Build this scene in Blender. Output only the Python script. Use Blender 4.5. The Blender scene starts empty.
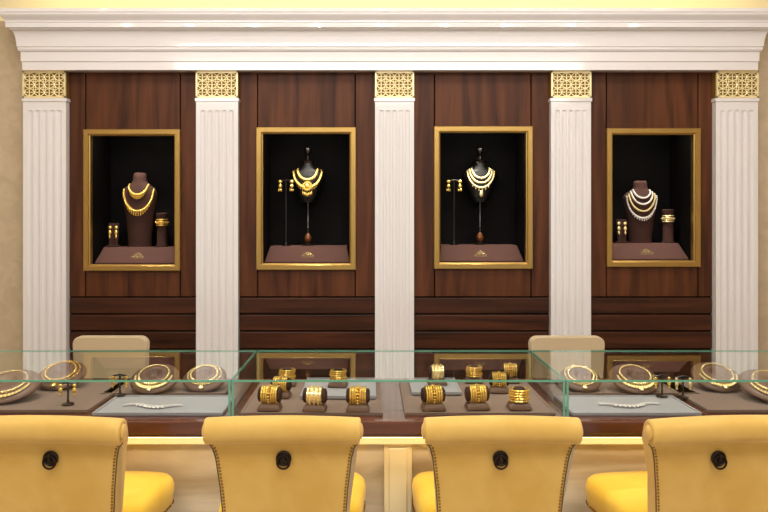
import bpy, math, random
from mathutils import Vector, Matrix
random.seed(4)
F=747.0; CX=370.0; HY=218.0; H=1.62
def X(px,d): return (px-CX)/F*d
def Z(py,d): return H-(py-HY)/F*d
# ---------------------------------------------------------------- materials
def lin(c):
    r=[]
    for v in c:
        v/=255.0
        r.append(v/12.92 if v<=0.04045 else ((v+0.055)/1.055)**2.4)
    return (*r,1.0)
def setin(b,n,v):
    if n in b.inputs: b.inputs[n].default_value=v
def mat(name,col,rough=0.5,metal=0.0,coat=0.0,sheen=0.0,emit=None,es=0.0,noise=None,bump=None,ior=None,spec=None,rot=None):
    m=bpy.data.materials.new(name); m.use_nodes=True
    nt=m.node_tree; b=nt.nodes['Principled BSDF']
    b.inputs['Base Color'].default_value=lin(col)
    setin(b,'Roughness',rough); setin(b,'Metallic',metal); setin(b,'Coat Weight',coat); setin(b,'Coat Roughness',0.04)
    setin(b,'Sheen Weight',sheen)
    if spec is not None: setin(b,'Specular IOR Level',spec)
    if ior: setin(b,'IOR',ior)
    if emit: setin(b,'Emission Color',lin(emit)); setin(b,'Emission Strength',es)
    if noise or bump:
        tc=nt.nodes.new('ShaderNodeTexCoord')
    if noise:
        c2,sc,det,lo,hi,dist=noise
        mp=nt.nodes.new('ShaderNodeMapping'); mp.inputs['Scale'].default_value=sc
        if rot: mp.inputs['Rotation'].default_value=rot
        n=nt.nodes.new('ShaderNodeTexNoise'); n.inputs['Scale'].default_value=1.0; n.inputs['Detail'].default_value=det
        n.inputs['Distortion'].default_value=dist
        r=nt.nodes.new('ShaderNodeValToRGB'); r.color_ramp.elements[0].position=lo; r.color_ramp.elements[1].position=hi
        r.color_ramp.elements[0].color=lin(col); r.color_ramp.elements[1].color=lin(c2)
        nt.links.new(tc.outputs['Object'],mp.inputs[0]); nt.links.new(mp.outputs[0],n.inputs['Vector'])
        nt.links.new(n.outputs['Fac'],r.inputs[0]); nt.links.new(r.outputs[0],b.inputs['Base Color'])
    if bump:
        sc,st=bump
        n=nt.nodes.new('ShaderNodeTexNoise'); n.inputs['Scale'].default_value=sc; n.inputs['Detail'].default_value=4
        bp=nt.nodes.new('ShaderNodeBump'); bp.inputs['Strength'].default_value=st; bp.inputs['Distance'].default_value=0.01
        nt.links.new(tc.outputs['Object'],n.inputs['Vector']); nt.links.new(n.outputs['Fac'],bp.inputs['Height'])
        nt.links.new(bp.outputs[0],b.inputs['Normal'])
    return m
def glassmat(name,tint,gcol):
    # thin-pane glass: transparent body, Fresnel reflection on the outer faces only (no refraction, so no internal reflection)
    m=bpy.data.materials.new(name); m.use_nodes=True; nt=m.node_tree; nt.nodes.clear()
    o=nt.nodes.new('ShaderNodeOutputMaterial'); mx=nt.nodes.new('ShaderNodeMixShader')
    t=nt.nodes.new('ShaderNodeBsdfTransparent'); t.inputs[0].default_value=tint
    g=nt.nodes.new('ShaderNodeBsdfGlossy'); g.inputs['Color'].default_value=gcol; g.inputs['Roughness'].default_value=0.01
    f=nt.nodes.new('ShaderNodeFresnel'); f.inputs[0].default_value=1.36
    ge=nt.nodes.new('ShaderNodeNewGeometry'); inv=nt.nodes.new('ShaderNodeMath'); inv.operation='SUBTRACT'; inv.inputs[0].default_value=1.0
    mu=nt.nodes.new('ShaderNodeMath'); mu.operation='MULTIPLY'
    nt.links.new(ge.outputs['Backfacing'],inv.inputs[1]); nt.links.new(inv.outputs[0],mu.inputs[0]); nt.links.new(f.outputs[0],mu.inputs[1])
    nt.links.new(mu.outputs[0],mx.inputs[0]); nt.links.new(t.outputs[0],mx.inputs[1]); nt.links.new(g.outputs[0],mx.inputs[2])
    nt.links.new(mx.outputs[0],o.inputs[0]); return m
M={}
M['white']=mat('white_lacquer',(237,235,238),0.12,coat=0.8)
M['wood_v']=mat('walnut_vertical',(56,28,15),0.42,noise=((110,64,37),(14,14,1.1),6,0.3,0.75,0.6),spec=0.22)
M['wood_h']=mat('walnut_horizontal',(42,21,12),0.36,noise=((86,47,28),(1.2,14,22),6,0.3,0.75,0.6),spec=0.3)
M['groove']=mat('dark_groove',(10,5,3),0.9,spec=0.1)
M['gold_frame']=mat('brushed_gold',(182,148,84),0.34,metal=0.9,bump=(160,0.1))
M['gold']=mat('polished_gold',(255,216,116),0.22,metal=0.75)
M['gold_pale']=mat('pale_gold',(255,234,172),0.25,metal=0.7)
M['cap_plate']=mat('capital_plate',(140,104,44),0.5,metal=0.2,spec=0.2)
M['cap_gold']=mat('capital_filigree_gold',(255,240,188),0.3,metal=0.3)
M['silver']=mat('polished_silver',(240,238,236),0.2,metal=0.6)
M['niche']=mat('niche_black',(9,6,6),0.7,spec=0.12)
M['plinth']=mat('brown_suede',(88,62,56),0.9,spec=0.15)
M['suede']=mat('dark_brown_suede',(58,36,30),0.85,spec=0.2)
M['leather']=mat('brown_leatherette',(104,76,60),0.5)
M['black']=mat('black_velvet',(10,11,12),0.35,spec=0.5)
M['ebony']=mat('turned_dark_wood',(20,11,8),0.25,coat=0.5)
M['burl']=mat('turned_amber_wood',(110,62,22),0.25,coat=0.5)
M['yellow']=mat('yellow_velvet',(208,167,82),0.75,sheen=0.25,noise=((220,183,102),(7,7,7),3,0.35,0.7,0.3),bump=(220,0.08),spec=0.25)
M['yellow_seat']=mat('yellow_velvet_seat',(230,190,56),0.75,sheen=0.2,noise=((240,204,74),(6,6,6),3,0.35,0.7,0.3),bump=(220,0.08),spec=0.25)
M['nail']=mat('antique_brass_nail',(150,112,56),0.3,metal=0.8)
M['bronze']=mat('dark_bronze',(44,32,24),0.35,metal=0.7)
M['piping']=mat('bronze_piping',(96,74,44),0.6)
M['leg']=mat('dark_stained_wood',(40,22,14),0.35,coat=0.3)
M['cream']=mat('cream_upholstery',(206,186,152),0.7,sheen=0.2)
M['wall']=mat('beige_wallpaper',(196,178,150),0.8,noise=((208,190,162),(9,9,9),5,0.35,0.65,1.2))
M['ceil']=mat('ceiling_paint',(245,238,222),0.8)
M['cove']=mat('cove_paint',(252,240,196),0.8)
M['floor']=mat('floor_marble',(190,172,146),0.2,noise=((220,206,184),(2,2,2),6,0.35,0.65,1.5))
M['marble']=mat('beige_marble',(188,166,132),0.2,noise=((232,218,192),(0.9,2,5.5),9,0.38,0.60,0.7),coat=0.3,rot=(0,0.5,0))
M['ivory']=mat('ivory_lacquer',(236,220,176),0.25,coat=0.3)
M['ledge']=mat('mahogany',(66,30,19),0.2,noise=((108,60,40),(1.5,14,14),6,0.3,0.75,0.5),coat=0.5)
M['glass']=glassmat('clear_glass',(0.98,0.995,0.988,1),(0.97,1,0.98,1))
M['edge']=mat('green_glass_edge',(96,168,144),0.1,coat=0.5)
M['tray_grey']=mat('grey_velvet',(142,142,146),0.8,sheen=0.2)
M['tray_brown']=mat('taupe_velvet',(112,88,74),0.8,sheen=0.2)
M['lamp']=mat('lamp_glow',(255,240,215),0.5,emit=(255,244,225),es=80)
M['led']=mat('led_strip_glow',(255,230,170),0.5,emit=(255,228,165),es=6)
# ---------------------------------------------------------------- geometry helper
class Geo:
    def __init__(s): s.v=[]; s.f=[]
    def add(s,vs,fs):
        o=len(s.v); s.v+= [tuple(p) for p in vs]; s.f+=[tuple(i+o for i in f) for f in fs]; return s
    def box(s,x0,x1,y0,y1,z0,z1):
        v=[(x,y,z) for z in (z0,z1) for y in (y0,y1) for x in (x0,x1)]
        return s.add(v,[(0,2,3,1),(4,5,7,6),(0,1,5,4),(2,6,7,3),(0,4,6,2),(1,3,7,5)])
    def sphere(s,c,r,n=8,m=5,sc=(1,1,1)):
        vs=[(c[0],c[1],c[2]-r*sc[2])];fs=[]
        for j in range(1,m):
            a=-math.pi/2+math.pi*j/m
            for i in range(n):
                b=2*math.pi*i/n
                vs.append((c[0]+r*sc[0]*math.cos(a)*math.cos(b),c[1]+r*sc[1]*math.cos(a)*math.sin(b),c[2]+r*sc[2]*math.sin(a)))
        vs.append((c[0],c[1],c[2]+r*sc[2])); t=len(vs)-1
        for i in range(n):
            k=(i+1)%n
            fs.append((0,1+k,1+i))
            for j in range(m-2): fs.append((1+j*n+i,1+j*n+k,1+(j+1)*n+k,1+(j+1)*n+i))
            fs.append((t,1+(m-2)*n+i,1+(m-2)*n+k))
        return s.add(vs,fs)
    def tube(s,pts,r,closed=False,n=8,flat=1.0):
        P=[Vector(p) for p in pts]; N=len(P); vs=[];fs=[]; up=None
        R=r if isinstance(r,(list,tuple)) else [r]*N
        for i in range(N):
            if closed: t=P[(i+1)%N]-P[i-1]
            else: t=P[min(i+1,N-1)]-P[max(i-1,0)]
            t.normalize()
            if up is None:
                up=Vector((0,0,1)) if abs(t.z)<0.9 else Vector((0,1,0))
            a=(up-t*up.dot(t)); 
            if a.length<1e-4: a=Vector((1,0,0))-t*t.x
            a.normalize(); up=a; b=t.cross(a)
            for k in range(n):
                g=2*math.pi*k/n
                vs.append(P[i]+a*math.cos(g)*R[i]*flat+b*math.sin(g)*R[i])
        for i in range(N if closed else N-1):
            j=(i+1)%N
            for k in range(n):
                l=(k+1)%n; fs.append((i*n+k,i*n+l,j*n+l,j*n+k))
        if not closed:
            fs.append(tuple(range(n))[::-1]); fs.append(tuple((N-1)*n+k for k in range(n)))
        return s.add(vs,fs)
    def torus(s,c,R,r,axis='z',n=24,m=8,rz=None,w=1.0):
        rz=R if rz is None else rz; vs=[];fs=[]
        for i in range(n):
            a=2*math.pi*i/n
            for k in range(m):
                b=2*math.pi*k/m
                u=(R+r*math.cos(b))*math.cos(a); v=(rz+r*math.cos(b))*math.sin(a); q=r*w*math.sin(b)
                p={'z':(u,v,q),'y':(u,q,v),'x':(q,u,v)}[axis]
                vs.append((c[0]+p[0],c[1]+p[1],c[2]+p[2]))
        for i in range(n):
            for k in range(m):
                j=(i+1)%n;l=(k+1)%m
                f=(i*m+k,j*m+k,j*m+l,i*m+l)
                fs.append(f if axis!='y' else f[::-1])
        return s.add(vs,fs)
    def lathe(s,prof,c=(0,0,0),n=24,axis='z',sy=1.0):
        vs=[];fs=[]
        for r,h in prof:
            for i in range(n):
                a=2*math.pi*i/n; u=r*math.cos(a); v=r*math.sin(a)*sy
                p={'z':(u,v,h),'y':(u,h,v),'x':(h,u,v)}[axis]
                vs.append((c[0]+p[0],c[1]+p[1],c[2]+p[2]))
        for j in range(len(prof)-1):
            for i in range(n):
                k=(i+1)%n; f=(j*n+i,j*n+k,(j+1)*n+k,(j+1)*n+i); fs.append(f if axis!='y' else f[::-1])
        fs.append(tuple(range(n))[::-1]); fs.append(tuple((len(prof)-1)*n+i for i in range(n)))
        return s.add(vs,fs)
    def loft(s,rings,cap=True):
        n=len(rings[0]); vs=[p for r in rings for p in r]; fs=[]
        for j in range(len(rings)-1):
            for i in range(n):
                k=(i+1)%n; fs.append((j*n+i,j*n+k,(j+1)*n+k,(j+1)*n+i))
        if cap: fs.append(tuple(range(n))[::-1]); fs.append(tuple((len(rings)-1)*n+i for i in range(n)))
        return s.add(vs,fs)
    def build(s,name,m,parent=None,loc=(0,0,0),rot=None,bevel=0,smooth=False,sharp=38,seg=2):
        me=bpy.data.meshes.new(name); me.from_pydata(s.v,[],s.f); me.update()
        import bmesh
        bm=bmesh.new(); bm.from_mesh(me); bmesh.ops.recalc_face_normals(bm,faces=bm.faces); bm.to_mesh(me); bm.free()
        me.materials.append(M[m])
        if smooth:
            for p in me.polygons: p.use_smooth=True
            try: me.set_sharp_from_angle(angle=math.radians(sharp))
            except Exception: pass
        o=bpy.data.objects.new(name,me); bpy.context.collection.objects.link(o)
        o.location=loc
        if rot: o.rotation_euler=rot
        if parent: o.parent=parent
        if bevel:
            b=o.modifiers.new('bevel','BEVEL'); b.width=bevel; b.segments=seg; b.limit_method='ANGLE'; b.angle_limit=math.radians(40)
        return o
def empty(name,loc=(0,0,0),rot=(0,0,0),parent=None):
    e=bpy.data.objects.new(name,None); e.location=loc; e.rotation_euler=rot; e.empty_display_size=0.1
    bpy.context.collection.objects.link(e)
    if parent: e.parent=parent
    return e
# ---------------------------------------------------------------- room shell
XL,XR=-3.3,3.5; YB=5.5; YF=-2.5; ZC=3.45
Geo().box(XL,XR,YF,YB,-0.05,0).build('floor','floor')
Geo().box(XL,XR,YF,YB,ZC,ZC+0.05).build('ceiling','ceil')
Geo().box(XL-0.05,XL,YF,YB,0,ZC).build('wall_left','wall')
Geo().box(XR,XR+0.05,YF,YB,0,ZC).build('wall_right','wall')
UL,UR=X(22,4.90),X(758,4.90)   # ends of the joinery unit
WY=5.04
g=Geo(); g.box(XL,UL+0.02,WY,YB,0,2.95).box(UR-0.02,XR,WY,YB,0,2.95).box(UL,UR,YB-0.05,YB,0,2.95)
g.build('wall_back','wall')
Geo().box(XL,XR,WY+0.02,YB,2.95,ZC).build('wall_back_upper','cove')
# ---------------------------------------------------------------- display wall unit
unit=empty('display_wall_unit',(0,0,0))
PY=4.945; WOOD=5.0
pil=[(23,66),(196,238),(375,414),(551,591),(716,758)]
PX=[(X(a,PY),X(b,PY)) for a,b in pil]
ENT=Z(70,4.90)   # underside of entablature
bays=[((83,129),(180,271)),((256,127),(356,270)),((434,126),(533,269)),((607,128),(701,267))]
def pilaster(x0,x1,k):
    w=x1-x0; cap0=Z(98,PY); neck=Z(101.5,PY)
    g=Geo()
    nf=5; ztop=Z(110,PY); zbot=0.22; m=0.022; pitch=(w-2*m)/nf; r=pitch*0.36
    xs=[0]; 
    for i in range(nf):
        c=m+pitch*(i+0.5)
        for j in range(-6,7): xs.append(c+r*math.sin(j/6*math.pi/2))
    xs.append(w)
    zs=[0.16,zbot]+[zbot+r*(1-math.cos(j/6*math.pi/2)) for j in range(1,7)]+[ztop-r*(1-math.cos(j/6*math.pi/2)) for j in range(6,0,-1)]+[ztop,neck]
    vs=[];fs=[]
    for z in zs:
        for x in xs:
            dd=0
            for i in range(nf):
                u=x-(m+pitch*(i+0.5)); ww=max(0,z-(ztop-r),(zbot+r)-z); q=r*r-u*u-ww*ww
                if q>1e-9: dd=max(dd,math.sqrt(q)*0.5)
            vs.append((x0+x,PY+dd,z))
    n=len(xs)
    for j in range(len(zs)-1):
        for i in range(n-1): fs.append((j*n+i,j*n+i+1,(j+1)*n+i+1,(j+1)*n+i))
    g.add(vs,fs)
    g.build('pilaster_%d_fluted_face'%k,'white',unit,smooth=True,sharp=25)
    g=Geo(); g.box(x0,x0+0.004,PY,WOOD+0.03,0,neck).box(x1-0.004,x1,PY,WOOD+0.03,0,neck)
    g.box(x0-0.012,x1+0.012,PY-0.02,WOOD+0.03,0,0.16)
    g.box(x0-0.006,x1+0.006,PY-0.008,WOOD+0.03,neck,cap0)
    g.build('pilaster_%d_sides'%k,'white',unit,bevel=0.002)
    # capital: pierced scroll lattice over a darker gold plate
    Geo().box(x0,x1,PY+0.006,WOOD+0.03,cap0,ENT).build('capital_%d_plate'%k,'cap_plate',unit)
    g=Geo(); y=PY-0.004; b=0.011
    g.box(x0,x1,y-0.006,y+0.012,cap0,cap0+b).box(x0,x1,y-0.006,y+0.012,ENT-b,ENT).box(x0,x0+b,y-0.006,y+0.012,cap0,ENT).box(x1-b,x1,y-0.006,y+0.012,cap0,ENT)
    nx,nz=4,3; sx=(w-2*b)/nx; sz=(ENT-cap0-2*b)/nz
    for i in range(nx):
        for j in range(nz):
            cx=x0+b+sx*(i+.5); cz=cap0+b+sz*(j+.5)
            g.torus((cx,y,cz),sx*0.46,0.0042,'y',18,5,rz=sz*0.46)
            g.sphere((cx,y,cz),0.0075,6,4)
            for q in (0,90,180,270):
                a=math.radians(q); g.sphere((cx+sx*0.25*math.cos(a),y,cz+sz*0.25*math.sin(a)),0.006,6,4,(1+0.5*abs(math.cos(a)),1,1+0.5*abs(math.sin(a))))
            if i and j: g.torus((cx-sx/2,y,cz-sz/2),0.008,0.003,'y',10,5)
    g.build('capital_%d_filigree'%k,'cap_gold',unit,smooth=True)
for k,(a,b) in enumerate(PX): pilaster(a,b,k+1)
# entablature : profile swept round the three exposed sides
prof=[(0.0,ENT),(0.0,ENT+0.052),(0.008,ENT+0.056),(0.008,ENT+0.118),(0.020,ENT+0.122),(0.026,ENT+0.132),(0.026,ENT+0.144)]
for i in range(9):
    t=i/8; a=t*math.pi/2
    prof.append((0.032+0.036*(1-math.cos(a)),ENT+0.148+0.10*math.sin(a)))
prof+=[(0.074,ENT+0.256),(0.092,ENT+0.258),(0.092,ENT+0.286)]
for i in range(7):
    t=i/6; prof.append((0.096+0.034*t-0.006*math.sin(2*math.pi*t),ENT+0.290+0.052*t))
prof+=[(0.135,ENT+0.346),(0.135,Z(8,4.765)),(-0.1,Z(8,4.765))]
yf=4.90; vs=[];fs=[]
for o,z in [(-0.08,ENT)]+prof:
    vs+=[(UL-o*0.7,WY+0.02,z),(UL-o*0.7,yf-o,z),(UR+o*0.7,yf-o,z),(UR+o*0.7,WY+0.02,z)]
n=len(prof)+1
for j in range(n-1):
    for i in range(3): fs.append((j*4+i,j*4+i+1,(j+1)*4+i+1,(j+1)*4+i))
g=Geo().add(vs,fs); g.box(UL+0.01,UR-0.01,4.91,WY,ENT+0.004,ENT+0.03)
g.build('entablature_cornice','white',unit,smooth=True,sharp=28)
ctop=Z(8,4.765)
Geo().box(UL,UR,4.86,4.88,ctop+0.002,ctop+0.02).build('cornice_led_strip','led',unit)
# wood bays
niches=[]
gv=Geo();gh=Geo();gb=Geo()
for k,((fx0,fy0),(fx1,fy1)) in enumerate(bays):
    xa=PX[k][1]; xb=PX[k+1][0]
    x0,x1=X(fx0,4.97),X(fx1,4.97); z1,z0=Z(fy0,4.97),Z(fy1,4.97)
    niches.append((x0,x1,z0,z1))
    s=0.0035
    e0,e1=x0+0.006,x1-0.006
    zl=[Z(297,WOOD),Z(314,WOOD),Z(331,WOOD),Z(349,WOOD),0.72,0.12]
    for a,b in ((xa,e0-s),(e1+s,xb)):
        gv.box(a,b,WOOD,WOOD+0.02,zl[0]+s,ENT+0.01)
    gv.box(e0+s,e1-s,WOOD,WOOD+0.02,z1-0.03,ENT+0.01)
    gv.box(e0+s,e1-s,WOOD,WOOD+0.02,zl[0]+s,z0+0.03)
    for i in range(5):
        gh.box(xa+0.004,xb-0.004,WOOD-0.008 if i<3 else WOOD,WOOD+0.02,zl[i+1]+s*1.3,zl[i]-s*1.3)
    gh.box(xa,xb,WOOD,WOOD+0.02,0,0.12)
    y0,y1=WOOD+0.021,WOOD+0.03
    gb.box(xa,x0+0.03,y0,y1,0,ENT).box(x1-0.03,xb,y0,y1,0,ENT).box(x0+0.03,x1-0.03,y0,y1,z1-0.03,ENT).box(x0+0.03,x1-0.03,y0,y1,0,z0+0.03)
gv.build('walnut_panels','wood_v',unit,bevel=0.003,seg=2)
gh.build('walnut_drawer_fronts','wood_h',unit,bevel=0.005,seg=2)
gb.build('panel_backing','groove',unit)
ND=5.40
for k,(x0,x1,z0,z1) in enumerate(niches):
    g=Geo(); i=0.036; a,b,c,d=x0+i,x1-i,z0+i,z1-i; t=0.012; N0=WOOD+0.031
    g.box(a-t,a,N0,ND,c-t,d+0.08).box(b,b+t,N0,ND,c-t,d+0.08).box(a-0.004,b+0.004,WOOD-0.005,ND,c-t,c).box(a-t,b+t,N0,ND,d+0.08,d+0.08+t).box(a-t,b+t,ND,ND+t,c-t,d+0.09)
    g.build('niche_%d_lining'%(k+1),'niche',unit)
    pr=[(0,WOOD),(0,4.972),(0.004,4.968),(0.032,4.968),(0.036,4.972),(0.036,4.984),(0.042,4.986),(0.042,WOOD+0.03)]
    vs=[];fs=[]
    for ins,y in pr: vs+=[(x0+ins,y,z0+ins),(x1-ins,y,z0+ins),(x1-ins,y,z1-ins),(x0+ins,y,z1-ins)]
    for j in range(len(pr)-1):
        for q in range(4): fs.append((j*4+q,j*4+(q+1)%4,(j+1)*4+(q+1)%4,(j+1)*4+q))
    Geo().add(vs,fs).build('niche_%d_gold_frame'%(k+1),'gold_frame',unit)
    g=Geo()
    for u in (-0.12,0.12): g.lathe([(0.022,-0.008),(0.026,0)],((x0+x1)/2+u,5.07,d+0.079),16)
    g.build('niche_%d_puck_lamps'%(k+1),'lamp',unit)
    L=bpy.data.lights.new('niche_spot','SPOT'); L.energy=27; L.spot_size=math.radians(56); L.spot_blend=0.8; L.shadow_soft_size=0.025; L.color=(1,0.93,0.82)
    lo=bpy.data.objects.new('niche_%d_spot_light'%(k+1),L); bpy.context.collection.objects.link(lo); lo.parent=unit
    lo.location=((x0+x1)/2,5.065,d+0.05); v=Vector(((x0+x1)/2,5.18,z0+0.35))-Vector(lo.location); lo.rotation_euler=v.to_track_quat('-Z','Y').to_euler()
# ---------------------------------------------------------------- niche contents
def interp(sec,z):
    for i in range(len(sec)-1):
        if sec[i][0]<=z<=sec[i+1][0]:
            t=(z-sec[i][0])/(sec[i+1][0]-sec[i][0])
            q=(3*t*t-2*t*t*t)*0.5+t*0.5
            return [max(0.001,sec[i][k]+(sec[i+1][k]-sec[i][k])*q) for k in (1,2)]
    return list(sec[-1][1:]) if z>sec[-1][0] else list(sec[0][1:])
def bust_body(sec,n=32,lv=40):
    g=Geo(); rings=[]
    z0,z1=sec[0][0],sec[-1][0]
    for j in range(lv+1):
        z=z0+(z1-z0)*j/lv; rx,ry=interp(sec,z)
        rings.append([(rx*math.cos(2*math.pi*i/n),ry*math.sin(2*math.pi*i/n),z) for i in range(n)])
    return g.loft(rings)
def neckpts(sec,w,zt,zb,N,off=0.004,sh=1.0):
    P=[]
    for i in range(N+1):
        th=math.pi*i/N; x=-w*math.cos(th); z=zt-(zt-zb)*math.sin(th)**sh
        rx,ry=interp(sec,z); xx=max(-0.985*rx,min(0.985*rx,x))
        P.append((xx,-(ry*math.sqrt(1-(xx/rx)**2))-off,z))
    return P
def beads(g,P,r,n=6,grow=0):
    L=len(P)
    for i,p in enumerate(P):
        g.sphere(p,r*(1+grow*math.sin(math.pi*i/(L-1))),n,4)
def fringe(g,P,r,ln,step=2,lo=0.2,hi=0.8):
    L=len(P)
    for i in range(int(L*lo),int(L*hi)+1,step):
        q=P[i]; s=math.sin(math.pi*i/(L-1))
        g.sphere((q[0],q[1]-0.002,q[2]-ln*s*0.6),r,6,4,(0.75,0.6,ln*s/r*0.55))
        g.sphere((q[0],q[1]-0.002,q[2]-ln*s*1.15),r*0.75,5,4)
def plinth(x0,x1,z,k):
    e=empty('presentation_plinth',((x0+x1)/2,0,z))
    hw=(x1-x0)/2-0.006; pr=[(5.06,0.0),(5.055,0.012),(5.17,0.115),(5.36,0.115),(5.36,0.0)]
    vs=[];
    for y,zz in pr:
        q=hw-zz*0.22; vs+=[(-q,y,zz),(q,y,zz)]
    n=len(pr); fs=[(2*i,2*i+1,(2*i+3)%(2*n),(2*i+2)%(2*n)) for i in range(n)]
    fs+=[tuple(2*i for i in range(n)),tuple(2*i+1 for i in range(n))[::-1]]
    Geo().add(vs,fs).build('suede_block','plinth',e,bevel=0.004)
    g=Geo()
    def S(x,h): return (x,5.0535+(h-0.012)*(0.115/0.103),h+0.002)
    for i in range(5):
        a=-0.016+0.008*i; g.sphere(S(a,0.066+0.007*(1-abs(i-2)/2)),0.0042,6,4)
    g.tube([S(-0.03,0.061),S(-0.012,0.058),S(0,0.061),S(0.012,0.058),S(0.03,0.061)],0.0022,n=5)
    for i in range(9):
        a=-0.04+0.01*i; g.tube([S(a,0.046),S(a+0.003*(i%2),0.053)],0.002,n=5)
    g.tube([S(-0.045,0.041),S(0.045,0.041)],0.001,n=5)
    g.build('gold_emblem','gold_pale',e)
    return z+0.115
BY=5.235; BY2=5.28
def shoulder_bust(px,ztop_px,base,strings):
    h=Z(ztop_px,BY)-base
    e=empty('necklace_bust',(X(px,BY),BY,base+0.0005))
    sec=[(0,0.082,0.060),(0.03*h,0.080,0.058),(0.35*h,0.092,0.058),(0.62*h,0.118,0.060),(0.72*h,0.124,0.058),(0.79*h,0.108,0.052),(0.84*h,0.070,0.045),(0.88*h,0.050,0.042),(0.97*h,0.047,0.040),(h,0.038,0.033)]
    bust_body(sec).build('bust_form','suede',e,smooth=True,sharp=60)
    for i,(w,a,b,r,mm,gr,fr) in enumerate(strings):
        g=Geo(); P=neckpts(sec,w,a*h,b*h,40,0.004); g.tube(P,r*0.6,n=5); beads(g,P,r,6,gr)
        if fr: fringe(g,P,r*0.9,fr,2,0.18,0.82)
        g.build('necklace_strand_%d'%(i+1),mm,e,smooth=True)
def pole_bust(px,base,style):
    e=empty('necklace_stand',(X(px,BY2),BY2,base+0.0005))
    zz=lambda py: Z(py,BY2)-base
    Geo().lathe([(0.045,0),(0.047,0.008),(0.03,0.016),(0.012,0.026)],n=24).build('stand_foot','ebony',e,smooth=True)
    Geo().lathe([(0.012,0.024),(0.022,0.035),(0.026,0.055),(0.016,0.075),(0.012,0.085)],n=20).build('turned_knob','burl',e,smooth=True)
    Geo().lathe([(0.010,0.08),(0.009,0.12),(0.014,0.125),(0.009,0.135),(0.009,zz(201))],n=16).build('stand_pole','ebony',e,smooth=True)
    t=zz(163); bt=zz(202); h=t-bt
    sec=[(bt,0.050,0.035),(bt+0.15*h,0.074,0.045),(bt+0.45*h,0.108,0.055),(bt+0.66*h,0.130,0.056),(bt+0.76*h,0.120,0.05),(bt+0.84*h,0.070,0.045),(bt+0.92*h,0.050,0.04),(t,0.047,0.038)]
    bust_body(sec).build('bust_form','black',e,smooth=True,sharp=60)
    Geo().lathe([(0.046,t),(0.050,t+0.006),(0.040,t+0.016),(0.014,t+0.026),(0.010,t+0.05),(0.022,t+0.062),(0.030,t+0.085),(0.024,t+0.108),(0.008,t+0.122),(0.004,t+0.134)],n=20).build('finial','ebony',e,smooth=True)
    g=Geo()
    if style==0:
        P=neckpts(sec,0.070,bt+0.84*h,bt+0.56*h,30); g.tube(P,0.006,n=6); beads(g,P,0.0085,6,0.4)
        P=neckpts(sec,0.100,bt+0.80*h,bt+0.36*h,38); g.tube(P,0.005,n=6); beads(g,P,0.008,6,0.5); fringe(g,P,0.006,0.022,2,0.15,0.85)
        g.torus((0,-0.062,bt+0.40*h),0.028,0.007,'y',20,6); g.sphere((0,-0.062,bt+0.40*h),0.020,10,6,(1,0.4,1))
        for j in range(7):
            u=-0.030+0.010*j; g.sphere((u,-0.058,bt+0.22*h-0.012*(1-abs(j-3)/3)),0.007,6,4,(0.7,0.7,2))
    else:
        for w,a,b in ((0.062,0.85,0.60),(0.078,0.83,0.48),(0.094,0.81,0.36)):
            P=neckpts(sec,w,bt+a*h,bt+b*h,38); g.tube(P,0.004,n=6); beads(g,P,0.0072,6,0.35)
        fringe(g,P,0.006,0.018,3,0.3,0.7)
        g.sphere((0,-0.060,bt+0.20*h),0.017,10,6,(0.8,0.4,1.4))
    g.build('gold_necklace','gold' if style==0 else 'gold_pale',e,smooth=True)
def tall_earrings(px,base,m='gold'):
    y=5.203
    e=empty('earring_stand',(X(px,y),y,base+0.0005)); zt=Z(181,y)-base
    g=Geo().lathe([(0.030,0),(0.030,0.006),(0.008,0.014),(0.0045,0.03),(0.0045,zt)],n=16)
    g.tube([(-0.052,0,zt-0.03),(-0.05,0,zt),(0,0,zt+0.006),(0.05,0,zt),(0.052,0,zt-0.03)],0.006,n=6)
    g.build('stand_frame','ebony',e,smooth=True)
    g=Geo()
    for s in (-0.04,0.04):
        g.sphere((s,-0.009,zt-0.005),0.014,8,6,(1,0.5,1)); g.sphere((s,-0.009,zt-0.036),0.013,8,6,(1,0.6,1.3))
        for u in (-0.01,0,0.01): g.sphere((s+u,-0.009,zt-0.064),0.0055,6,4,(0.8,0.8,2))
    g.build('gold_earrings',m,e,smooth=True)
def low_earrings(px,base,m='gold'):
    e=empty('earring_stand',(X(px,BY),BY-0.04,base+0.0005))
    g=Geo(); g.box(-0.042,0.042,-0.015,0.03,0,0.012)
    g.add([(-0.03,0,0.01),(0.03,0,0.01),(0.036,0.012,0.165),(-0.036,0.012,0.165),(-0.03,0.012,0.01),(0.03,0.012,0.01),(0.036,0.02,0.165),(-0.036,0.02,0.165)],[(0,1,2,3),(5,4,7,6),(0,4,5,1),(3,2,6,7),(0,3,7,4),(1,5,6,2)])
    g.build('stand_card','suede',e,bevel=0.002)
    g=Geo()
    for s in (-0.022,0.022):
        g.sphere((s,-0.002,0.135),0.013,8,6,(1,0.5,1)); g.sphere((s,-0.004,0.10),0.012,8,6,(1,0.6,1.5)); g.sphere((s,-0.006,0.07),0.009,8,6,(0.8,0.6,1.6))
    g.build('gold_earrings',m,e,smooth=True)
def bangle_post(px,base,m='gold'):
    e=empty('bracelet_post',(X(px,BY),BY-0.02,base+0.0005))
    Geo().lathe([(0.042,0),(0.042,0.01),(0.035,0.02),(0.035,0.20),(0.040,0.215),(0.040,0.232),(0.03,0.236)],n=24).build('post','suede',e,smooth=True)
    g=Geo()
    for z in (0.15,0.163,0.176,0.189): g.torus((0,0,z),0.039,0.0052,'z',28,6)
    for i in range(18):
        a=2*math.pi*i/18; g.sphere((0.044*math.cos(a),0.044*math.sin(a),0.170),0.005,6,4)
    g.build('gold_bangles',m,e,smooth=True)
tops=[]
for k,(x0,x1,z0,z1) in enumerate(niches): tops.append(plinth(x0+0.036,x1-0.036,z0+0.0365,k))
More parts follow.
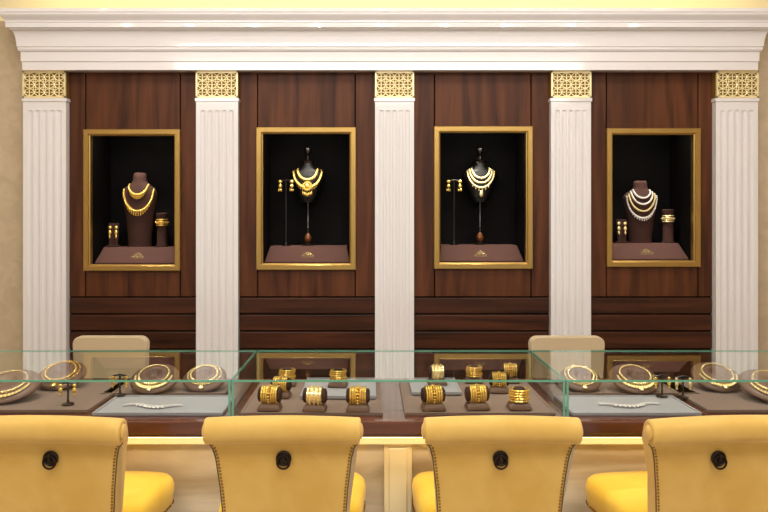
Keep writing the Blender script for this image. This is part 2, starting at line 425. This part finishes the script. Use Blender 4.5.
shoulder_bust(140,173,tops[0],[(0.066,0.84,0.70,0.0075,'gold',0.5,0.024),(0.104,0.77,0.48,0.0085,'gold',0.3,0.026)])
low_earrings(115,tops[0]); bangle_post(163,tops[0])
pole_bust(308,tops[1],0); tall_earrings(286,tops[1])
pole_bust(480,tops[2],1); tall_earrings(454,tops[2])
shoulder_bust(640,181,tops[3],[(0.058,0.85,0.72,0.0065,'silver',0.2,0),(0.074,0.82,0.62,0.0068,'silver',0.2,0),(0.090,0.79,0.51,0.007,'gold_pale',0.2,0),(0.104,0.75,0.40,0.007,'silver',0.2,0.014)])
low_earrings(620,tops[3],'gold_pale'); bangle_post(667,tops[3],'gold_pale')
# ---------------------------------------------------------------- counter
cnt=empty('jewelry_counter')
DZ=0.857; CL,CR=-2.75,2.95
g=Geo(); g.box(CL,CR,2.80,3.56,DZ-0.05,DZ).box(CL,CR,2.825,3.56,DZ-0.068,DZ-0.05)
g.build('mahogany_deck','ledge',cnt,bevel=0.006)
g=Geo(); g.box(CL+0.03,CR-0.03,2.93,3.50,0.755,DZ-0.069).box(CL+0.04,CR-0.04,2.96,3.50,0.722,0.754)
xm0,xm1=X(384,3.03),X(412,3.03)
for c in ((xm0+xm1)/2-1.9,(xm0+xm1)/2,(xm0+xm1)/2+1.9):
    h=(xm1-xm0)/2; g.box(c-h,c+h,3.03,3.10,0.10,0.722); g.box(c-h+0.02,c+h-0.02,3.022,3.04,0.16,0.69)
g.box(CL+0.03,CR-0.03,3.05,3.50,0,0.10)
g.build('ivory_frame','ivory',cnt,bevel=0.004)
Geo().box(CL+0.05,CR-0.05,3.08,3.48,0.10,0.722).build('marble_front','marble',cnt)
Geo().box(CL+0.06,CR-0.06,2.845,2.857,DZ-0.074,DZ-0.0685).build('under_ledge_led_strip','led',cnt)
L=bpy.data.lights.new('under_ledge_light','AREA'); L.shape='RECTANGLE'; L.size=5.4; L.size_y=0.015; L.energy=5.0; L.color=(1,0.88,0.66)
lo=bpy.data.objects.new('under_ledge_light',L); bpy.context.collection.objects.link(lo); lo.location=(0.1,2.85,DZ-0.076); lo.rotation_euler=(math.radians(32),0,0); lo.parent=cnt
GF=2.86; GB=3.50; GT=1.0
cx0,cx1=X(232,GF),X(565,GF)
def case(x0,x1):
    e=empty('glass_display_case')
    t=0.008
    g=Geo(); g.box(x0,x1,GF,GB,GT-t,GT)
    g.build('glass_top','glass',e)
    g=Geo(); g.box(x0+t,x1-t,GF+0.001,GF+t,DZ+0.0005,GT-t-0.0005); g.build('glass_front','glass',e)
    g=Geo(); g.box(x0+t,x1-t,GB-t,GB-0.001,DZ+0.0005,GT-t-0.0005); g.build('glass_rear','glass',e)
    g=Geo(); g.box(x0,x0+t-0.001,GF+0.001,GB-0.001,DZ+0.0005,GT-t-0.0005).box(x1-t+0.001,x1,GF+0.001,GB-0.001,DZ+0.0005,GT-t-0.0005); g.build('glass_sides','glass',e)
    g=Geo(); q=0.0014
    g.box(x0,x1,GF-q,GF,GT-t,GT).box(x0,x1,GB,GB+q,GT-t,GT).box(x0-q,x0,GF,GB,GT-t,GT).box(x1,x1+q,GF,GB,GT-t,GT)
    g.box(x0,x0+t,GF-q,GF+0.001,DZ+0.0005,GT-t).box(x1-t,x1,GF-q,GF+0.001,DZ+0.0005,GT-t)
    g.box(x0,x0+t,GB,GB+q,DZ+0.0005,GT-t).box(x1-t,x1,GB,GB+q,DZ+0.0005,GT-t)
    g.build('polished_green_edges','edge',e)
case(CL+0.02,cx0-0.006); case(cx0,cx1); case(cx1+0.006,CR-0.02)
def D(py,z=0.869): return (H-z)*F/(py-HY)
def tray(pxa,pxb,pya,pyb,m,nm='jewelry_tray',lift=0.0):
    d1=min(D(pya,DZ),3.47); d0=max(D(pyb,DZ),GF+0.018)
    x0,x1=X(pxa,d0),X(pxb,d0)
    e=empty(nm,((x0+x1)/2,(d0+d1)/2,DZ+0.0005+lift)); w=(x1-x0)/2; h=(d1-d0)/2
    Geo().box(-w,w,-h,h,0,0.008).build('tray_base',m,e,bevel=0.002)
    g=Geo(); b=0.008
    g.box(-w,w,-h,-h+b,0.008,0.012).box(-w,w,h-b,h,0.008,0.012).box(-w,-w+b,-h+b,h-b,0.008,0.012).box(w-b,w,-h+b,h-b,0.008,0.012)
    g.build('tray_rim',m,e)
tray(240,383,380,416,'tray_brown'); tray(405,556,380,416,'tray_brown')
tray(-160,88,380,413,'tray_brown'); tray(92,222,398,416,'tray_grey'); tray(100,224,380,396,'tray_brown')
tray(572,702,398,416,'tray_grey'); tray(570,700,380,396,'tray_brown'); tray(708,940,380,413,'tray_brown')
tray(300,376,383,402,'tray_grey',lift=0.0125); tray(412,462,383,398,'tray_grey',lift=0.0125)
TZ=DZ+0.0095
def bangle_stand(px,py,style,up=0.0,s=1.0,yaw=0):
    d=D(py,TZ)+0.03
    e=empty('bangle_stand',(X(px,d),d,TZ+up+0.0005),(0,0,yaw)); e.scale=(s,s,s)
    g=Geo()
    rings=[]
    for z,a,b in ((0,0.043,0.034),(0.006,0.045,0.036),(0.022,0.040,0.031),(0.030,0.030,0.022)):
        rings.append([(-a,-b,z),(a,-b,z),(a,b,z),(-a,b,z)])
    g.loft(rings); g.build('cushion_base','leather',e,bevel=0.004,smooth=True,sharp=50)
    if style in (0,1):
        Geo().lathe([(0.020,-0.046),(0.028,-0.042),(0.029,0),(0.028,0.042),(0.020,0.046)],(0,0,0.060),20,axis='x').build('cushion_roll','suede',e,smooth=True)
        g=Geo()
        if style==0:
            for x in (-0.028,-0.019,-0.010,0.010,0.019,0.028):
                g.torus((x,0,0.060),0.0325,0.0042,'x',28,6)
            for i in range(18):
                a=2*math.pi*i/18; g.sphere((0.0,0.035*math.cos(a),0.060+0.035*math.sin(a)),0.0055,6,4)
        else:
            g.lathe([(0.030,-0.030),(0.035,-0.028),(0.033,-0.014),(0.033,0.014),(0.035,0.028),(0.030,0.030)],(0,0,0.060),28,axis='x')
            for i in range(20):
                a=2*math.pi*i/20
                for x in (-0.017,0,0.017): g.sphere((x,0.035*math.cos(a),0.060+0.035*math.sin(a)),0.0042,5,4)
        g.build('gold_bangles','gold' if style==0 else 'gold_pale',e,smooth=True)
    else:
        Geo().lathe([(0.020,0.026),(0.024,0.03),(0.024,0.080),(0.018,0.086)],n=20).build('cushion_post','suede',e,smooth=True)
        g=Geo()
        for i in range(5):
            o=0.003*math.sin(i*2.1); g.torus((o,-0.002*i%0.005,0.036+0.010*i),0.034,0.0046,'z',28,6)
            for j in range(14):
                a=2*math.pi*j/14; g.sphere((o+0.037*math.cos(a),0.037*math.sin(a),0.036+0.010*i),0.0042,5,4)
        g.build('gold_bangles','gold',e,smooth=True)
for px,py,st,u in [(270,412,0,0),(281,399,0,0),(287,387,2,0),(315,413,1,0),(338,391,2,0.013),(358,413,0,0),(433,412,0,0),(437,389,1,0.013),(477,411,0,0),(499,394,0,0),(519,411,2,0),(510,384,0,0),(474,384,2,0)]:
    bangle_stand(px,py,st,u,1.0 if py>400 else 0.92,random.uniform(-0.15,0.15))
def disc(px,py,R,m,style=0,tilt=0.42):
    d=min(D(py,TZ)+R*0.85,3.45-R*0.97)
    e=empty('necklace_display_disc',(X(px,d),d,TZ+0.001))
    g=Geo().lathe([(R*0.96,-0.004),(R,0),(R,0.006),(R*0.9,0.014),(R*0.55,0.028),(R*0.36,0.034),(R*0.30,0.030),(R*0.2,0.018),(R*0.1,0.016)],n=40)
    up=R*math.sin(tilt)+0.004
    o=g.build('padded_disc','leather',e,loc=(0,0,up),rot=(tilt,0,0),smooth=True,sharp=60)
    Geo().add([(-0.03,R*0.2,0),(0.03,R*0.2,0),(0.03,R*0.75,0),(-0.03,R*0.75,0),(-0.02,R*0.3,up),(0.02,R*0.3,up),(0.02,R*0.72,up+R*0.7*math.sin(tilt)),(-0.02,R*0.72,up+R*0.7*math.sin(tilt))],[(0,3,2,1),(4,5,6,7),(0,1,5,4),(1,2,6,5),(2,3,7,6),(3,0,4,7)]).build('disc_easel','leather',e)
    g=Geo(); N=46
    def pt(a,r,h=0.004):
        rr=r/R; z=0.014+(0.9-rr)/(0.35)*0.014 if rr<0.9 else 0.014
        return (r*math.cos(a),r*math.sin(a),z+h)
    for i in range(N):
        a=2*math.pi*i/N; big=max(0,-math.sin(a))
        g.sphere(pt(a,R*(0.60+0.06*big)),0.0046+0.002*big,6,4)
        if style==0 and big>0.1: g.sphere(pt(a,R*(0.74+0.08*big)),0.005+0.003*big,6,4,(1,1.5,0.7))
        if style==1: g.sphere(pt(a,R*0.76),0.004,6,4)
    g.tube([pt(2*math.pi*i/40,R*0.62,0.002) for i in range(40)],0.003,True,6)
    g.sphere(pt(-math.pi/2,R*0.88),0.011,8,5,(1,1.2,0.5))
    g.build('necklace',m,e,loc=(0,0,up),rot=(tilt,0,0),smooth=True)
def ear_small(px,py,m='gold'):
    d=min(D(py,TZ)+0.02,3.42)
    e=empty('earring_stand',(X(px,d),d,TZ+0.0005))
    g=Geo().lathe([(0.024,0),(0.024,0.005),(0.006,0.010),(0.004,0.02),(0.004,0.085)],n=16)
    g.tube([(-0.036,0,0.083),(0,0,0.090),(0.036,0,0.083)],0.004,n=6)
    g.build('stand_frame','ebony',e,smooth=True)
    g=Geo()
    for s in (-0.028,0.028):
        g.sphere((s,-0.006,0.078),0.008,7,5,(1,0.6,1)); g.sphere((s,-0.006,0.059),0.009,7,5,(1,0.6,1.4)); g.sphere((s,-0.006,0.041),0.005,6,4,(1,1,1.6))
    g.build('gold_earrings',m,e,smooth=True)
disc(8,405,0.13,'gold_pale',0,0.34); disc(155,395,0.105,'gold_pale',0); disc(205,393,0.095,'gold_pale',1); disc(-75,398,0.12,'gold',0)
disc(580,393,0.09,'gold_pale',1); disc(634,395,0.105,'gold_pale',0); disc(716,393,0.105,'gold_pale',0); disc(772,405,0.13,'gold_pale',0,0.34)
disc(62,391,0.105,'gold',1)
ear_small(68,406); ear_small(120,397); ear_small(662,398); ear_small(683,399,'gold_pale'); 
def silver(px,py,wd,name,ph):
    d=D(py,TZ); e=empty(name,(X(px,d),d,TZ+0.0025))
    g=Geo(); N=44; P=[]
    for i in range(N):
        t=i/(N-1); P.append((-wd/2+wd*t,0.016*math.sin(t*math.pi*2+ph)+0.008*math.sin(t*9),0.004))
    g.tube(P,0.0024,n=5); beads(g,P,0.0052,6,0.5)
    for i in range(10,34,3): g.sphere((P[i][0],P[i][1]-0.014,0.004),0.007,6,4,(1,1.2,0.6))
    g.build('linked_stones','silver',e,smooth=True)
silver(152,407,0.23,'silver_bracelet',0.4); silver(630,406,0.24,'silver_necklace',2.2)
# ---------------------------------------------------------------- customer chairs
def chair(cx,d,yaw=0.0):
    e=empty('upholstered_dining_chair',(cx,d,0),(0,0,yaw))
    def hw(z):
        if z>=0.885: return 0.257
        P=[(0.48,0.200),(0.60,0.206),(0.72,0.215),(0.82,0.227),(0.86,0.237),(0.885,0.257)]
        for i in range(5):
            if z<=P[i+1][0]:
                t=(z-P[i][0])/(P[i+1][0]-P[i][0]); return P[i][1]+(P[i+1][1]-P[i][1])*max(t,0)
    rear=[(0.030,0.48),(0.026,0.54),(0.020,0.60),(0.014,0.66),(0.007,0.72),(0.0,0.78),(-0.006,0.82),(-0.012,0.85),(-0.020,0.872)]
    c=(-0.028,0.918); r=0.043
    roll=[(c[0]+r*math.cos(math.radians(a)),c[1]+r*math.sin(math.radians(a))) for a in range(250,-1,-18)]
    front=[(0.030,0.885),(0.045,0.84),(0.062,0.76),(0.080,0.66),(0.092,0.56),(0.095,0.48)]
    out=rear+roll+front
    sec=14; rings=[]
    for i in range(sec+1):
        u=-1+2*i/sec
        ring=[]
        for (y,z) in out:
            bow=0.012*(u*u)
            ring.append((u*hw(z),y-bow+0.004,z+ (0.004*(1-u*u) if z>0.93 else 0)))
        rings.append(ring)
    g=Geo().loft(rings)
    g.build('back_upholstery','yellow',e,bevel=0.007,smooth=True,sharp=60,seg=3)
    g=Geo()
    for s in (-1,1): g.sphere((s*0.257,c[0]-0.008,c[1]),0.026,14,8,(0.35,1,1))
    g.build('scroll_buttons','yellow',e,smooth=True)
    g=Geo(); gp=Geo()
    def rear_y(z):
        for i in range(len(rear)-1):
            if rear[i][1]<=z<=rear[i+1][1]:
                t=(z-rear[i][1])/(rear[i+1][1]-rear[i][1]); return rear[i][0]+(rear[i+1][0]-rear[i][0])*t
        return rear[-1][0]
    for s in (-1,1):
        z=0.50; PP=[]
        while z<0.868:
            x=s*(hw(z)-0.009); g.sphere((x,rear_y(z)-0.008,z),0.0042,7,5,(1,0.6,1)); z+=0.0115
            PP.append((s*(hw(z)-0.001),rear_y(z)-0.007,z))
        gp.tube(PP,0.0022,n=6)
    def outline(sc,z):
        P=[]
        n=48
        for i in range(n):
            a=2*math.pi*i/n; ca,sa=math.cos(a),math.sin(a); k=0.32
            x=math.copysign(abs(ca)**k,ca); y=math.copysign(abs(sa)**k,sa)
            w=0.250+0.022*(y+1)/2
            P.append((x*w*sc,0.315+y*0.205*sc,z))
        return P
    rg=[outline(s_,z_) for s_,z_ in ((0.97,0.485),(1.0,0.49),(1.0,0.525),(1.015,0.54),(1.02,0.565),(1.0,0.588),(0.95,0.602),(0.85,0.610),(0.6,0.617),(0.3,0.620),(0.05,0.621))]
    Geo().loft(rg).build('seat_cushion','yellow_seat',e,smooth=True,sharp=70)
    o1=outline(1.004,0.500)
    for i in range(len(o1)):
        a=Vector(o1[i]); b=Vector(o1[(i+1)%len(o1)]); L=(b-a).length; k=max(1,int(L/0.0135))
        for j in range(k): g.sphere(a+(b-a)*j/k,0.0045,6,4)
    g.build('brass_nailheads','nail',e,smooth=True)
    gp.build('back_piping','piping',e,smooth=True)
    g=Geo(); g.box(-0.225,0.225,0.12,0.50,0.43,0.486)
    g.build('apron','leg',e,bevel=0.004)
    g=Geo()
    for s in (-1,1):
        x=s*0.215
        g.lathe([(0.012,0),(0.016,0.01),(0.013,0.03),(0.020,0.20),(0.024,0.34),(0.017,0.352),(0.026,0.37),(0.026,0.43)],(x,0.48,0),16)
        rg=[]
        for z,y,q in ((0,-0.05,0.014),(0.12,-0.012,0.016),(0.28,0.035,0.019),(0.43,0.062,0.021),(0.50,0.062,0.021)):
            rg.append([(s*0.178-q,y-q,z),(s*0.178+q,y-q,z),(s*0.178+q,y+q,z),(s*0.178-q,y+q,z)])
        g.loft(rg)
        g.box(min(x,s*0.178)-0.008,max(x,s*0.178)+0.008,0.04,0.47,0.19,0.215)
    g.box(-0.20,0.20,0.25,0.27,0.193,0.212)
    g.build('legs_and_stretchers','leg',e,bevel=0.002,smooth=True)
    ry=rear_y(0.815)-0.006
    g=Geo(); g.lathe([(0.026,0.004),(0.026,-0.002),(0.021,-0.005),(0.018,-0.003),(0.010,-0.005),(0.007,-0.014),(0.003,-0.016)],(0,ry,0.818),24,axis='y')
    g.torus((0,ry-0.009,0.808),0.021,0.0035,'y',26,8)
    g.sphere((0,ry-0.011,0.829),0.006,8,6)
    g.build('bronze_ring_pull','bronze',e,smooth=True)
chair(X(52,2.5),2.5,-0.05); chair(X(284,2.5),2.5,0.0); chair(X(500,2.5),2.5,0.0); chair(X(717,2.5),2.5,0.10)
# ---------------------------------------------------------------- staff chairs
def staff(cx,d):
    e=empty('staff_chair',(cx,d,0)); 
    w=0.222; T=0.925; r=0.05
    pts=[(-w*0.92,0.50),(w*0.92,0.50)]
    for a in range(0,91,15): pts.append((w-r+r*math.cos(math.radians(a)),T-r+r*math.sin(math.radians(a))*0.9))
    for a in range(90,181,15): pts.append((-w+r+r*math.cos(math.radians(a)),T-r+r*math.sin(math.radians(a))*0.9))
    rg=[[(x*s,y,0.725+(z-0.725)*s) for x,z in pts] for y,s in ((0.22,0.96),(0.205,1.0),(0.165,1.0),(0.15,0.97))]
    Geo().loft(rg).build('back_pad','cream',e,smooth=True,sharp=50)
    Geo().box(-0.22,0.22,-0.24,0.20,0.42,0.50).build('seat_pad','cream',e,bevel=0.02,smooth=True,seg=4)
    g=Geo()
    for sx in (-0.19,0.19):
        for y in (-0.2,0.17):
            g.loft([[(sx-q,y-q,z),(sx+q,y-q,z),(sx+q,y+q,z),(sx-q,y+q,z)] for z,q in ((0,0.013),(0.42,0.02))])
        g.box(sx-0.015,sx+0.015,0.17,0.19,0.42,0.60)
    g.build('legs','leg',e)
staff(X(110.5,4.42),4.25); staff(X(567,4.42),4.25)
# ---------------------------------------------------------------- lights
dl=empty('recessed_downlights'); g=Geo(); gr=Geo()
pos=[(x,y) for y in (0.2,3.1,4.15) for x in (-2.4,-1.2,0.0,1.2,2.4)]
pos+=[(-2.7+0.6*i+(0.3 if j%2 else 0),y) for j,y in enumerate((2.15,2.55)) for i in range(9)]
for x,y in pos:
    g.lathe([(0.04,-0.004),(0.04,0.0)],(x+0.1,y,ZC-0.002),16); gr.torus((x+0.1,y,ZC-0.003),0.05,0.008,'z',20,6)
    if y==3.1:
        L=bpy.data.lights.new('downlight_spot','SPOT'); L.energy=85; L.spot_size=math.radians(46); L.spot_blend=0.8; L.shadow_soft_size=0.05; L.color=(1,0.95,0.88)
        o=bpy.data.objects.new('downlight_spot_%d'%int(x*10+30),L); bpy.context.collection.objects.link(o); o.location=(x+0.1,y,ZC-0.02); o.parent=dl
g.build('lamp_discs','lamp',dl); gr.build('trim_rings','ceil',dl,smooth=True)
def area(name,loc,tgt,sx,sy,e,col):
    L=bpy.data.lights.new(name,'AREA'); L.shape='RECTANGLE'; L.size=sx; L.size_y=sy; L.energy=e; L.color=col
    o=bpy.data.objects.new(name,L); bpy.context.collection.objects.link(o); o.location=loc
    o.rotation_euler=(Vector(tgt)-Vector(loc)).to_track_quat('-Z','Y').to_euler(); return o
area('overhead_fill',(0.1,1.0,3.40),(0.1,2.2,1.0),4.8,1.4,132,(1,0.97,0.94))  # unseen fill light added to raise the overall brightness, no real fixture
area('overhead_fill',(0.1,3.7,3.40),(0.1,4.4,1.0),4.8,0.3,28,(1,0.96,0.91))  # narrower unseen fill, added to brighten the wall unit side
w=bpy.data.worlds.new('interior_ambient'); bpy.context.scene.world=w; w.use_nodes=True
w.node_tree.nodes['Background'].inputs[0].default_value=(1.0,0.97,0.95,1); w.node_tree.nodes['Background'].inputs[1].default_value=0.8
# ---------------------------------------------------------------- camera
cam=bpy.data.cameras.new('camera'); co=bpy.data.objects.new('camera',cam); bpy.context.collection.objects.link(co)
cam.sensor_width=36; cam.lens=F/768*36; cam.shift_x=(384-CX)/768; cam.shift_y=-(256-HY)/768
co.location=(0,0,H); co.rotation_euler=(math.pi/2,0,0); cam.clip_start=0.05
bpy.context.scene.camera=co
bpy.context.scene.view_settings.view_transform='Standard'
